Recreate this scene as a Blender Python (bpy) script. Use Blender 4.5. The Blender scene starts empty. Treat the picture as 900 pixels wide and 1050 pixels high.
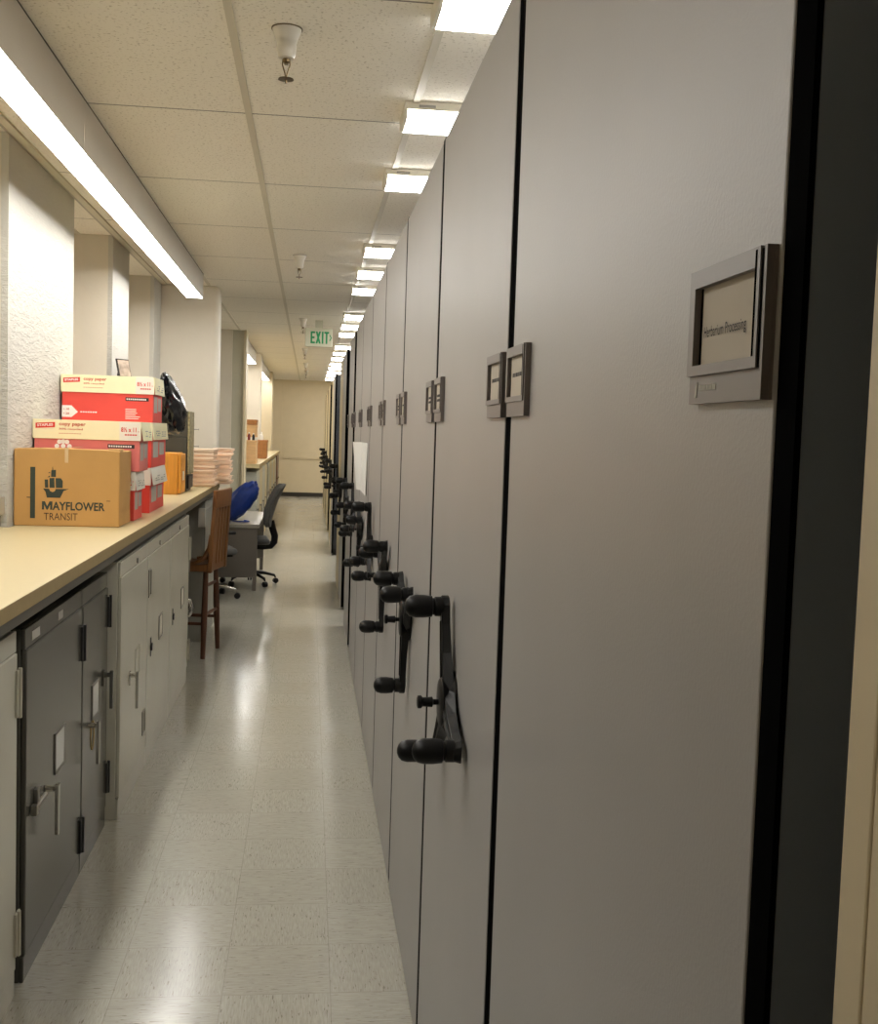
import bpy, bmesh, math, random
from mathutils import Vector, Matrix, noise
random.seed(7)
C = bpy.context.scene.collection
R = math.radians
PI = math.pi

# ------------------------------------------------------------------ materials
def lin(c):
    c = c / 255.0
    return c / 12.92 if c <= 0.04045 else ((c + 0.055) / 1.055) ** 2.4

def rgb(r, g, b):
    return (lin(r), lin(g), lin(b), 1.0)

def mat(name, col, rough=0.5, metal=0.0, var=0.06, vscale=6.0, bump=0.0, bscale=60.0, coat=0.0, stretch=(1, 1, 1), spec=0.5):
    m = bpy.data.materials.new(name)
    m.use_nodes = True
    nt = m.node_tree
    b = nt.nodes['Principled BSDF']
    b.inputs['Roughness'].default_value = rough
    b.inputs['Metallic'].default_value = metal
    b.inputs['Specular IOR Level'].default_value = spec
    if coat:
        b.inputs['Coat Weight'].default_value = coat
        b.inputs['Coat Roughness'].default_value = 0.12
    tc = nt.nodes.new('ShaderNodeTexCoord')
    mp = nt.nodes.new('ShaderNodeMapping')
    mp.inputs['Scale'].default_value = stretch
    nt.links.new(tc.outputs['Object'], mp.inputs['Vector'])
    n = nt.nodes.new('ShaderNodeTexNoise')
    n.inputs['Scale'].default_value = vscale
    n.inputs['Detail'].default_value = 4
    nt.links.new(mp.outputs['Vector'], n.inputs['Vector'])
    rp = nt.nodes.new('ShaderNodeValToRGB')
    c = rgb(*col)
    lo = tuple(max(0, x * (1 - var)) for x in c[:3]) + (1,)
    hi = tuple(min(1, x * (1 + var)) for x in c[:3]) + (1,)
    rp.color_ramp.elements[0].position = 0.3
    rp.color_ramp.elements[1].position = 0.7
    rp.color_ramp.elements[0].color = lo
    rp.color_ramp.elements[1].color = hi
    nt.links.new(n.outputs['Fac'], rp.inputs['Fac'])
    nt.links.new(rp.outputs['Color'], b.inputs['Base Color'])
    if bump:
        n2 = nt.nodes.new('ShaderNodeTexNoise')
        n2.inputs['Scale'].default_value = bscale
        n2.inputs['Detail'].default_value = 5
        nt.links.new(mp.outputs['Vector'], n2.inputs['Vector'])
        bp = nt.nodes.new('ShaderNodeBump')
        bp.inputs['Strength'].default_value = bump
        bp.inputs['Distance'].default_value = 0.01
        nt.links.new(n2.outputs['Fac'], bp.inputs['Height'])
        nt.links.new(bp.outputs['Normal'], b.inputs['Normal'])
    return m

def emis(name, col, strength):
    m = bpy.data.materials.new(name)
    m.use_nodes = True
    b = m.node_tree.nodes['Principled BSDF']
    b.inputs['Base Color'].default_value = rgb(235, 235, 230)
    b.inputs['Emission Color'].default_value = col
    b.inputs['Emission Strength'].default_value = strength
    return m

M = {}
M['panel'] = mat('shelf_panel_paint', (157, 154, 151), 0.42, var=0.03, vscale=3, bump=0.05, bscale=220)
M['panel_cream'] = mat('shelf_cream_paint', (200, 186, 148), 0.45, var=0.03)
M['carriage'] = mat('carriage_dark_metal', (34, 35, 38), 0.5, var=0.1)
M['rubber_shadow'] = mat('black_rubber_shadow', (3, 3, 3), 1.0, var=0.15, spec=0.02)  # bumper rubber, reused for the painted shadow strips
M['side'] = mat('carriage_side_steel', (100, 110, 126), 0.45, var=0.05)
M['black'] = mat('black_plastic', (10, 9, 9), 0.45, var=0.1, vscale=20, spec=0.3)
M['black_gloss'] = mat('black_bag_film', (16, 17, 20), 0.22, var=0.2)
M['holder'] = mat('holder_grey_plastic', (118, 111, 108), 0.4, var=0.04)
M['card'] = mat('card_paper', (186, 177, 162), 0.8, var=0.03)
M['ink'] = mat('dark_ink', (38, 34, 34), 0.7, var=0.05)
M['cream'] = mat('cream_paint', (204, 190, 160), 0.5, var=0.03)
M['plaster'] = mat('painted_plaster', (214, 206, 190), 0.6, var=0.02, bump=0.12, bscale=18)
M['far_wall'] = mat('far_wall_paint', (216, 200, 166), 0.6, var=0.02)
M['grey_wall'] = mat('grey_pier_paint', (208, 200, 184), 0.6, var=0.03)
M['olive_trim'] = mat('olive_trim_paint', (182, 178, 158), 0.55, var=0.03)
M['base'] = mat('dark_baseboard', (52, 46, 38), 0.5)
M['tee'] = mat('ceiling_tee_paint', (206, 198, 178), 0.5, var=0.02)
M['valance'] = mat('valance_metal', (172, 163, 148), 0.45, var=0.02)
M['counter'] = mat('counter_laminate', (196, 180, 138), 0.36, var=0.02, vscale=40)
M['counter_edge'] = mat('counter_edge_band', (160, 140, 98), 0.5, var=0.04, vscale=30)
M['support'] = mat('counter_support_steel', (88, 85, 76), 0.5)
M['cab_white'] = mat('white_cabinet_enamel', (202, 199, 184), 0.22, var=0.03, vscale=3, bump=0.04, bscale=8)
M['cab_dark'] = mat('charcoal_cabinet_enamel', (84, 82, 75), 0.2, var=0.06, vscale=4, bump=0.04, bscale=8)
M['cab_olive'] = mat('olive_cabinet_enamel', (104, 100, 84), 0.3, var=0.06)
M['cab_grey'] = mat('pale_grey_cabinet_enamel', (164, 164, 154), 0.3, var=0.04)
M['chrome'] = mat('chrome', (205, 203, 198), 0.18, metal=1.0, var=0.04)
M['steel'] = mat('dull_steel', (150, 146, 138), 0.4, metal=0.8, var=0.05)
M['hinge_white'] = mat('white_hinge', (186, 182, 166), 0.35)
M['hinge_black'] = mat('black_hinge', (26, 26, 26), 0.35)
M['cardboard'] = mat('brown_cardboard', (188, 144, 82), 0.8, var=0.06, vscale=5, bump=0.15, bscale=20)
M['cardboard_top'] = mat('brown_cardboard_flap', (198, 160, 104), 0.8, var=0.06)
M['tape'] = mat('clear_tape', (212, 184, 142), 0.2, var=0.06)
M['print_green'] = mat('dark_green_print', (52, 60, 50), 0.8)
M['print_dark'] = mat('dark_brown_print', (70, 52, 36), 0.8)
M['red'] = mat('red_carton', (224, 72, 60), 0.5, var=0.05)
M['red_faded'] = mat('pink_red_carton', (212, 112, 104), 0.5, var=0.05)
M['red_print'] = mat('red_print', (208, 52, 40), 0.6)
M['rust_print'] = mat('rust_print', (190, 74, 44), 0.6)
M['lid'] = mat('cream_carton_lid', (234, 227, 186), 0.55, var=0.03)
M['lid_white'] = mat('white_carton_print', (226, 222, 208), 0.55, var=0.03)
M['grey_print'] = mat('grey_print', (172, 168, 158), 0.6)
M['white_print'] = mat('white_print', (240, 234, 226), 0.6)
M['olive_box'] = mat('olive_file_box', (62, 60, 48), 0.55, var=0.08)
M['olive_spine'] = mat('marbled_spine', (150, 138, 100), 0.6, var=0.5, vscale=60)
M['wood_yellow'] = mat('yellow_wood', (208, 140, 44), 0.5, var=0.12, vscale=10, stretch=(6, 6, 0.6))
M['folder'] = mat('peach_folder_paper', (250, 224, 200), 0.75, var=0.05, vscale=20)
M['folder_edge'] = mat('peach_folder_edges', (250, 220, 194), 0.8, var=0.12, vscale=30, stretch=(0.4, 0.4, 12))
M['oak'] = mat('honey_oak', (128, 86, 50), 0.36, var=0.2, vscale=9, stretch=(8, 8, 0.7))
M['oak_dark'] = mat('dark_oak', (96, 60, 40), 0.4, var=0.2, vscale=9, stretch=(8, 8, 0.7))
M['desk'] = mat('grey_desk_enamel', (112, 106, 98), 0.4, var=0.04)
M['desk_top'] = mat('grey_desk_laminate', (160, 156, 146), 0.25, var=0.03)
M['fabric'] = mat('grey_chair_fabric', (98, 98, 96), 0.9, var=0.12, vscale=80, bump=0.2, bscale=300)
M['blue'] = mat('blue_nylon', (26, 62, 152), 0.4, var=0.25, vscale=12)
M['tan_box'] = mat('tan_carton', (212, 172, 124), 0.75, var=0.1, vscale=9, stretch=(1, 1, 6))
M['brown_box'] = mat('brown_woven_carton', (160, 108, 60), 0.75, var=0.15, vscale=30)
M['white_plastic'] = mat('white_plastic', (226, 224, 216), 0.4)
M['dark_red'] = mat('dark_red_plastic', (120, 30, 26), 0.4)
M['bronze'] = mat('bronze', (112, 96, 70), 0.35, metal=0.9, var=0.1)
M['porcelain'] = mat('sprinkler_cup_white', (214, 208, 194), 0.35, var=0.02)
M['sign_face'] = mat('exit_sign_face', (206, 204, 180), 0.5, var=0.03)
M['paper'] = mat('white_paper', (226, 226, 222), 0.7, var=0.02)
M['yellow_mark'] = mat('yellow_crayon', (168, 140, 74), 0.7)
M['photo'] = mat('photo_print', (178, 160, 146), 0.3, var=0.45, vscale=25)
M['sill'] = mat('sill_paint', (158, 152, 136), 0.5, var=0.03)
M['lens_end'] = mat('acrylic_end_cap', (226, 220, 202), 0.35, var=0.02)
WARM = (1.0, 0.93, 0.80, 1)
M['tube'] = emis('valance_diffuser', (1.0, 0.975, 0.93, 1), 23.0)
M['green'] = emis('exit_letter_green', rgb(20, 170, 100), 0.12)
M['green'].node_tree.nodes['Principled BSDF'].inputs['Base Color'].default_value = rgb(10, 128, 74)

def ribbed_lens():
    m = emis('prismatic_lens', (1.0, 0.975, 0.93, 1), 20.0)
    nt = m.node_tree
    b = nt.nodes['Principled BSDF']
    tc = nt.nodes.new('ShaderNodeTexCoord')
    w = nt.nodes.new('ShaderNodeTexWave')
    w.bands_direction = 'X'
    w.inputs['Scale'].default_value = 60
    nt.links.new(tc.outputs['Object'], w.inputs['Vector'])
    bp = nt.nodes.new('ShaderNodeBump')
    bp.inputs['Strength'].default_value = 0.5
    nt.links.new(w.outputs['Fac'], bp.inputs['Height'])
    nt.links.new(bp.outputs['Normal'], b.inputs['Normal'])
    return m
M['lens'] = ribbed_lens()

def concrete():
    m = mat('board_marked_concrete', (196, 193, 184), 0.62, var=0.02)
    nt = m.node_tree
    b = nt.nodes['Principled BSDF']
    tc = nt.nodes.new('ShaderNodeTexCoord')
    mp = nt.nodes.new('ShaderNodeMapping')
    mp.inputs['Rotation'].default_value = (R(-12), 0, 0)
    mp.inputs['Scale'].default_value = (5, 4.5, 15)
    nt.links.new(tc.outputs['Object'], mp.inputs['Vector'])
    n = nt.nodes.new('ShaderNodeTexNoise')
    n.inputs['Scale'].default_value = 2.2
    n.inputs['Detail'].default_value = 8
    n.inputs['Roughness'].default_value = 0.65
    n.inputs['Distortion'].default_value = 1.4
    nt.links.new(mp.outputs['Vector'], n.inputs['Vector'])
    sx = nt.nodes.new('ShaderNodeSeparateXYZ')
    nt.links.new(tc.outputs['Object'], sx.inputs['Vector'])
    mr = nt.nodes.new('ShaderNodeMapRange')      # smoother towards the top of the pour
    mr.inputs['From Min'].default_value = 2.55
    mr.inputs['From Max'].default_value = 1.7
    mr.inputs['To Min'].default_value = 0.08
    mr.inputs['To Max'].default_value = 1.0
    nt.links.new(sx.outputs['Z'], mr.inputs['Value'])
    mu = nt.nodes.new('ShaderNodeMath')
    mu.operation = 'MULTIPLY'
    nt.links.new(n.outputs['Fac'], mu.inputs[0])
    nt.links.new(mr.outputs['Result'], mu.inputs[1])
    bp = nt.nodes.new('ShaderNodeBump')
    bp.inputs['Strength'].default_value = 0.75
    bp.inputs['Distance'].default_value = 0.04
    nt.links.new(mu.outputs[0], bp.inputs['Height'])
    nt.links.new(bp.outputs['Normal'], b.inputs['Normal'])
    return m
M['concrete'] = concrete()

def mth(nt, op, a, b=None, c=None):
    n = nt.nodes.new('ShaderNodeMath')
    n.operation = op
    for i, v in enumerate((a, b, c)):
        if v is None:
            continue
        if isinstance(v, (int, float)):
            n.inputs[i].default_value = v
        else:
            nt.links.new(v, n.inputs[i])
    return n.outputs[0]

def mixc(nt, fac, a, b):
    n = nt.nodes.new('ShaderNodeMix')
    n.data_type = 'RGBA'
    for sock, v in ((n.inputs[0], fac), (n.inputs[6], a), (n.inputs[7], b)):
        if hasattr(v, 'node'):
            nt.links.new(v, sock)
        else:
            sock.default_value = v
    return n.outputs[2]

def floor_mat():
    m = bpy.data.materials.new('vinyl_floor_tiles')
    m.use_nodes = True
    nt = m.node_tree
    b = nt.nodes['Principled BSDF']
    U = 0.3048
    tc = nt.nodes.new('ShaderNodeTexCoord')
    s = nt.nodes.new('ShaderNodeSeparateXYZ')
    nt.links.new(tc.outputs['Object'], s.inputs['Vector'])
    u = mth(nt, 'DIVIDE', mth(nt, 'ADD', s.outputs['X'], 0.513 + 20 * U), U)
    v = mth(nt, 'DIVIDE', mth(nt, 'ADD', s.outputs['Y'], -3.104 + 40 * U), U)
    iu, iv = mth(nt, 'FLOOR', u), mth(nt, 'FLOOR', v)
    fu, fv = mth(nt, 'FRACT', u), mth(nt, 'FRACT', v)
    par = mth(nt, 'MODULO', mth(nt, 'ADD', iu, iv), 2.0)
    def seam(f):
        return mth(nt, 'LESS_THAN', mth(nt, 'MINIMUM', f, mth(nt, 'SUBTRACT', 1.0, f)), 0.0042)
    sm = mth(nt, 'MAXIMUM', seam(fu), seam(fv))
    cb = nt.nodes.new('ShaderNodeCombineXYZ')
    nt.links.new(iu, cb.inputs[0]); nt.links.new(iv, cb.inputs[1])
    wn = nt.nodes.new('ShaderNodeTexWhiteNoise')
    nt.links.new(cb.outputs[0], wn.inputs['Vector'])
    off = mth(nt, 'MULTIPLY', wn.outputs['Value'], 37.0)
    def streak(sx, sy, scale, lo, hi):
        c2 = nt.nodes.new('ShaderNodeCombineXYZ')
        nt.links.new(mth(nt, 'MULTIPLY', u, sx), c2.inputs[0])
        nt.links.new(mth(nt, 'MULTIPLY', v, sy), c2.inputs[1])
        nt.links.new(off, c2.inputs[2])
        n = nt.nodes.new('ShaderNodeTexNoise')
        n.inputs['Scale'].default_value = scale
        n.inputs['Detail'].default_value = 3
        nt.links.new(c2.outputs[0], n.inputs['Vector'])
        r = nt.nodes.new('ShaderNodeMapRange')
        r.inputs['From Min'].default_value = lo
        r.inputs['From Max'].default_value = hi
        nt.links.new(n.outputs['Fac'], r.inputs['Value'])
        return r.outputs['Result']
    dark = mth(nt, 'ADD', mth(nt, 'MULTIPLY', streak(3.5, 22, 2.6, 0.64, 0.675), par),
               mth(nt, 'MULTIPLY', streak(22, 3.5, 2.6, 0.64, 0.675), mth(nt, 'SUBTRACT', 1.0, par)))
    soft = mth(nt, 'ADD', mth(nt, 'MULTIPLY', streak(3, 34, 2.2, 0.3, 0.7), par),
               mth(nt, 'MULTIPLY', streak(34, 3, 2.2, 0.3, 0.7), mth(nt, 'SUBTRACT', 1.0, par)))
    base = mixc(nt, soft, rgb(168, 165, 153), rgb(187, 184, 172))
    tone = mth(nt, 'MULTIPLY', wn.outputs['Value'], 0.15)
    base = mixc(nt, tone, base, rgb(158, 152, 134))
    base = mixc(nt, mth(nt, 'MULTIPLY', dark, 0.6), base, rgb(112, 104, 88))
    base = mixc(nt, mth(nt, 'MULTIPLY', sm, 0.28), base, rgb(104, 96, 80))
    nt.links.new(base, b.inputs['Base Color'])
    n = nt.nodes.new('ShaderNodeTexNoise')
    n.inputs['Scale'].default_value = 3.0
    n.inputs['Detail'].default_value = 4
    nt.links.new(tc.outputs['Object'], n.inputs['Vector'])
    r = nt.nodes.new('ShaderNodeMapRange')
    r.inputs['To Min'].default_value = 0.13
    r.inputs['To Max'].default_value = 0.24
    nt.links.new(n.outputs['Fac'], r.inputs['Value'])
    nt.links.new(r.outputs['Result'], b.inputs['Roughness'])
    mp = nt.nodes.new('ShaderNodeMapping')
    mp.inputs['Scale'].default_value = (3, 9, 1)
    nt.links.new(tc.outputs['Object'], mp.inputs['Vector'])
    n3 = nt.nodes.new('ShaderNodeTexNoise')
    n3.inputs['Scale'].default_value = 2
    nt.links.new(mp.outputs['Vector'], n3.inputs['Vector'])
    bp = nt.nodes.new('ShaderNodeBump')
    bp.inputs['Strength'].default_value = 0.06
    bp.inputs['Distance'].default_value = 0.01
    nt.links.new(n3.outputs['Fac'], bp.inputs['Height'])
    nt.links.new(bp.outputs['Normal'], b.inputs['Normal'])
    return m
M['floor'] = floor_mat()

TX0, TY0, TW, TL = -0.257, 4.397, 0.6096, 1.2192
def ceiling_mat():
    m = bpy.data.materials.new('acoustic_ceiling_tile')
    m.use_nodes = True
    nt = m.node_tree
    b = nt.nodes['Principled BSDF']
    b.inputs['Roughness'].default_value = 0.85
    tc = nt.nodes.new('ShaderNodeTexCoord')
    s = nt.nodes.new('ShaderNodeSeparateXYZ')
    nt.links.new(tc.outputs['Object'], s.inputs['Vector'])
    v = mth(nt, 'DIVIDE', mth(nt, 'ADD', s.outputs['Y'], -TY0 + 20 * TL), TL)
    fv = mth(nt, 'FRACT', v)
    seam = mth(nt, 'LESS_THAN', mth(nt, 'MINIMUM', fv, mth(nt, 'SUBTRACT', 1.0, fv)), 0.0042)
    n = nt.nodes.new('ShaderNodeTexNoise')
    n.inputs['Scale'].default_value = 90
    n.inputs['Detail'].default_value = 3
    nt.links.new(tc.outputs['Object'], n.inputs['Vector'])
    r = nt.nodes.new('ShaderNodeMapRange')
    r.inputs['From Min'].default_value = 0.58
    r.inputs['From Max'].default_value = 0.68
    nt.links.new(n.outputs['Fac'], r.inputs['Value'])
    base = mixc(nt, mth(nt, 'MULTIPLY', r.outputs['Result'], 0.6), rgb(242, 236, 222), rgb(176, 164, 142))
    base = mixc(nt, mth(nt, 'MULTIPLY', seam, 0.75), base, rgb(70, 62, 50))
    nt.links.new(base, b.inputs['Base Color'])
    bp = nt.nodes.new('ShaderNodeBump')
    bp.inputs['Strength'].default_value = 0.35
    bp.inputs['Distance'].default_value = 0.004
    bp.invert = True
    nt.links.new(r.outputs['Result'], bp.inputs['Height'])
    nt.links.new(bp.outputs['Normal'], b.inputs['Normal'])
    return m
M['ceiling'] = ceiling_mat()

# ------------------------------------------------------------------ mesh helpers
def NB():
    return bmesh.new()

def box(bm, x0, x1, y0, y1, z0, z1, mx=None):
    vs = [bm.verts.new((x, y, z)) for x in (x0, x1) for y in (y0, y1) for z in (z0, z1)]
    for f in ((0, 1, 3, 2), (4, 6, 7, 5), (0, 4, 5, 1), (2, 3, 7, 6), (0, 2, 6, 4), (1, 5, 7, 3)):
        bm.faces.new([vs[i] for i in f])
    if mx is not None:
        for v in vs:
            v.co = mx @ v.co
    return vs

def frame_of(d):
    d = Vector(d).normalized()
    a = Vector((0, 0, 1)) if abs(d.z) < 0.9 else Vector((1, 0, 0))
    u = d.cross(a).normalized()
    return u, d.cross(u).normalized()

def ring(bm, c, u, v, ru, rv, n):
    return [bm.verts.new(Vector(c) + u * (math.cos(2 * PI * i / n) * ru) + v * (math.sin(2 * PI * i / n) * rv)) for i in range(n)]

def skin(bm, rings, caps=True):
    for a, b in zip(rings, rings[1:]):
        n = len(a)
        for i in range(n):
            bm.faces.new((a[i], a[(i + 1) % n], b[(i + 1) % n], b[i]))
    if caps:
        bm.faces.new(list(reversed(rings[0])))
        bm.faces.new(rings[-1])

def lathe(bm, p, d, prof, n=20):
    """prof: (distance along d, radius)"""
    d = Vector(d).normalized()
    u, v = frame_of(d)
    skin(bm, [ring(bm, Vector(p) + d * t, u, v, max(r, 0.0004), max(r, 0.0004), n) for t, r in prof])

def tube(bm, pts, r, n=10, rv=None):
    pts = [Vector(p) for p in pts]
    rs = r if isinstance(r, (list, tuple)) else [r] * len(pts)
    rings = []
    u = None
    for i, p in enumerate(pts):
        d = (pts[min(i + 1, len(pts) - 1)] - pts[max(i - 1, 0)]).normalized()
        if u is None:
            u, _ = frame_of(d)
        u = (u - d * u.dot(d)).normalized()
        v = d.cross(u)
        rings.append(ring(bm, p, u, v, rs[i], rv if rv else rs[i], n))
    skin(bm, rings)

def prism(bm, pts, a, b, axis='x'):
    """extrude polygon pts (2D) between a and b along axis"""
    def P(q, t):
        if axis == 'x': return (t, q[0], q[1])
        if axis == 'y': return (q[0], t, q[1])
        return (q[0], q[1], t)
    A = [bm.verts.new(P(q, a)) for q in pts]
    B = [bm.verts.new(P(q, b)) for q in pts]
    n = len(pts)
    for i in range(n):
        bm.faces.new((A[i], A[(i + 1) % n], B[(i + 1) % n], B[i]))
    bm.faces.new(list(reversed(A)))
    bm.faces.new(B)

def obj(name, bm, m, parent=None, bevel=0.0, smooth=False, seg=2, loc=None, label=None):
    bmesh.ops.recalc_face_normals(bm, faces=bm.faces)
    me = bpy.data.meshes.new(name)
    bm.to_mesh(me)
    bm.free()
    me.materials.append(m)
    if smooth:
        for p in me.polygons:
            p.use_smooth = True
    o = bpy.data.objects.new(name, me)
    C.objects.link(o)
    if parent:
        o.parent = parent
    if loc:
        o.location = loc
    if bevel:
        bv = o.modifiers.new('Bevel', 'BEVEL')
        bv.width = bevel
        bv.segments = seg
        bv.limit_method = 'ANGLE'
        bv.angle_limit = R(40)
    if smooth:
        try:
            me.set_sharp_from_angle(angle=R(40))
        except Exception:
            pass
    if label:
        o['label'] = label
    return o

def tag(o, label, cat, group=None):
    o['label'] = label
    o['category'] = cat
    if group:
        o['group'] = group
    return o

def thing(name, label, cat, loc=(0, 0, 0), rz=0.0, group=None):
    o = bpy.data.objects.new(name, None)
    o.empty_display_size = 0.1
    C.objects.link(o)
    o.location = loc
    o.rotation_euler = (0, 0, rz)
    return tag(o, label, cat, group)

def struct(name, bm, m, bevel=0.0):
    o = obj(name, bm, m, None, bevel)
    o['kind'] = 'structure'
    return o

def dup(root, loc, label, rz=None, group=None):
    r = root.copy()
    C.objects.link(r)
    r.location = loc
    if rz is not None:
        r.rotation_euler = (0, 0, rz)
    r['label'] = label
    if group:
        r['group'] = group
    for ch in list(root.children):
        c = ch.copy(); C.objects.link(c); c.parent = r
        for g in list(ch.children):
            d = g.copy(); C.objects.link(d); d.parent = c
    return r

# orientation of flat print: columns are text-right, text-up, text-out
def face_mx(origin, facing):
    if facing == '-y': cols = ((1, 0, 0), (0, 0, 1), (0, -1, 0))
    elif facing == '-x': cols = ((0, -1, 0), (0, 0, 1), (-1, 0, 0))
    else: cols = ((0, 1, 0), (0, 0, 1), (1, 0, 0))
    m = Matrix(((cols[0][0], cols[1][0], cols[2][0], origin[0]),
                (cols[0][1], cols[1][1], cols[2][1], origin[1]),
                (cols[0][2], cols[1][2], cols[2][2], origin[2]),
                (0, 0, 0, 1)))
    return m

def add_text(bm, s, mx, height, width=None, bold=0.0, depth=0.0006, at=(0, 0), rot=0.0):
    cu = bpy.data.curves.new('t', 'FONT')
    cu.body = s
    cu.size = 1.0
    cu.offset = bold
    cu.resolution_u = 3
    ob = bpy.data.objects.new('t', cu)
    C.objects.link(ob)
    bpy.context.view_layer.update()
    dg = bpy.context.evaluated_depsgraph_get()
    me = bpy.data.meshes.new_from_object(ob.evaluated_get(dg))
    bpy.data.objects.remove(ob)
    bpy.data.curves.remove(cu)
    xs = [v.co.x for v in me.vertices]; ys = [v.co.y for v in me.vertices]
    if not xs:
        return
    x0, x1, y0, y1 = min(xs), max(xs), min(ys), max(ys)
    sy = height / 0.73          # height = cap height
    sx = (width / (x1 - x0)) if width else sy
    T = mx @ Matrix.Translation((at[0], at[1], 0)) @ Matrix.Rotation(rot, 4, 'Z') @ Matrix.Diagonal((sx, sy, 1, 1)) @ Matrix.Translation((-x0, 0, 0))
    vs = [bm.verts.new(T @ Vector((v.co.x, v.co.y, depth))) for v in me.vertices]
    for p in me.polygons:
        try:
            bm.faces.new([vs[i] for i in p.vertices])
        except ValueError:
            pass
    bpy.data.meshes.remove(me)

def patch(bm, mx, x0, x1, y0, y1, depth=0.0004):
    box(bm, x0, x1, y0, y1, -0.0002, depth, mx)

def poly(bm, mx, pts, depth=0.0005):
    n0 = len(bm.verts)
    vs = []
    A = [bm.verts.new(mx @ Vector((p[0], p[1], -0.0002))) for p in pts]
    B = [bm.verts.new(mx @ Vector((p[0], p[1], depth))) for p in pts]
    n = len(pts)
    for i in range(n):
        bm.faces.new((A[i], A[(i + 1) % n], B[(i + 1) % n], B[i]))
    bm.faces.new(B)
    bm.faces.new(list(reversed(A)))

ORD = ['', 'first', 'second', 'third', 'fourth', 'fifth', 'sixth', 'seventh', 'eighth', 'ninth', 'tenth', 'eleventh', 'twelfth',
       'thirteenth', 'fourteenth', 'fifteenth', 'sixteenth', 'seventeenth', 'eighteenth', 'nineteenth', 'twentieth']

# ------------------------------------------------------------------ the room
CEIL = 2.79
YF, YB = 27.2, -3.2
XL, XR = -1.75, 3.2
bm = NB(); box(bm, XL - .1, XR + .1, YB - .1, YF + .1, -0.1, 0); struct('floor', bm, M['floor'])
bm = NB(); box(bm, XL - .1, XR + .1, YB - .1, YF + .1, CEIL, CEIL + 0.1); struct('ceiling', bm, M['ceiling'])
bm = NB(); box(bm, XL - .1, XL, YB, YF, 0, CEIL); struct('wall_left', bm, M['plaster'])
bm = NB(); box(bm, XR, XR + .1, YB, YF, 0, CEIL); struct('wall_right', bm, M['plaster'])
bm = NB(); box(bm, XL - .1, XR + .1, YF, YF + .1, 0, CEIL); struct('wall_far', bm, M['far_wall'])
bm = NB(); box(bm, XL - .1, XR + .1, YB - .1, YB, 0, CEIL); struct('wall_near', bm, M['plaster'])
bm = NB(); box(bm, XL, XR, YF - .015, YF - .0002, 0.0002, 0.1); struct('baseboard_far', bm, M['base'])
bm = NB()
box(bm, -0.62, XR, YF - .02, YF - .0002, 0.93, 1.03); box(bm, -0.62, XR, YF - .03, YF - .0002, 0.90, 0.925)
struct('trim_1', bm, M['far_wall'], 0.004)
bm = NB(); box(bm, XL, -0.665, YF - .06, YF - .0002, 0.1, CEIL - .0002); struct('trim_2', bm, M['far_wall'], 0.004)

# suspended ceiling: long main tees as raised strips
bm = NB()
k = 0
for k in range(-2, 6):
    x = TX0 + k * TW
    box(bm, x - 0.0125, x + 0.0125, YB, YF, CEIL - 0.006, CEIL - 0.0002)
struct('trim_3', bm, M['tee'])
# wall angle along the pier faces
bm = NB(); box(bm, -1.25, -1.215, YB, 9.68, CEIL - 0.012, CEIL - 0.0002); struct('trim_4', bm, M['tee'])
bm = NB(); box(bm, -1.262, -1.251, YB, 9.68, CEIL - 0.012, CEIL - 0.0002); struct('trim_5', bm, M['valance'])

def pier(y0, y1, x1, m, bevel=0.0):
    rough = m is M['concrete']
    bm = NB(); box(bm, XL, x1 - (.0305 if rough else 0), y0, y1, 0.0002, CEIL - 0.0004)
    o = struct('wall_pier', bm, M['plaster'] if rough else m, bevel)
    if rough:
        bm = NB(); box(bm, x1 - .03, x1, y0, y1, 0.0002, CEIL - 0.0004)
        struct('wall_pier', bm, m)
    return o
pier(1.9, 3.2, -1.262, M['concrete'])
pier(4.9, 6.2, -1.262, M['concrete'])
pier(7.38, 8.02, -1.262, M['concrete'])
pier(9.27, 9.69, -1.262, M['concrete'])
p = pier(9.70, 10.0, -0.785, M['plaster'], 0.03); p.modifiers['Bevel'].segments = 4
def pier_piece(y0, y1, x0, x1, m):
    bm = NB(); box(bm, x0, x1, y0, y1, 0.0002, CEIL - 0.0004); struct('wall_pier', bm, m)
pier_piece(13.9, 14.3, XL, -0.955, M['grey_wall'])
pier_piece(13.94, 14.3, -0.9545, -0.815, M['olive_trim'])
pier_piece(13.9, 14.3, -0.8145, -0.785, M['cream'])
pier(18.0, 18.4, -0.78, M['plaster'], 0.02)
pier(23.6, 24.0, -0.78, M['cream'], 0.02)
# window sill / enclosure running in the recesses
bm = NB()
for y0, y1 in ((-1.0, 1.9), (3.2, 4.9), (6.2, 7.38), (8.02, 9.27)):
    box(bm, XL, -1.27, y0 + .001, y1 - .001, 1.205, 1.28); box(bm, XL, -1.285, y0 + .001, y1 - .001, 1.152, 1.197)
struct('trim_6', bm, M['sill'], 0.003)

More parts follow.
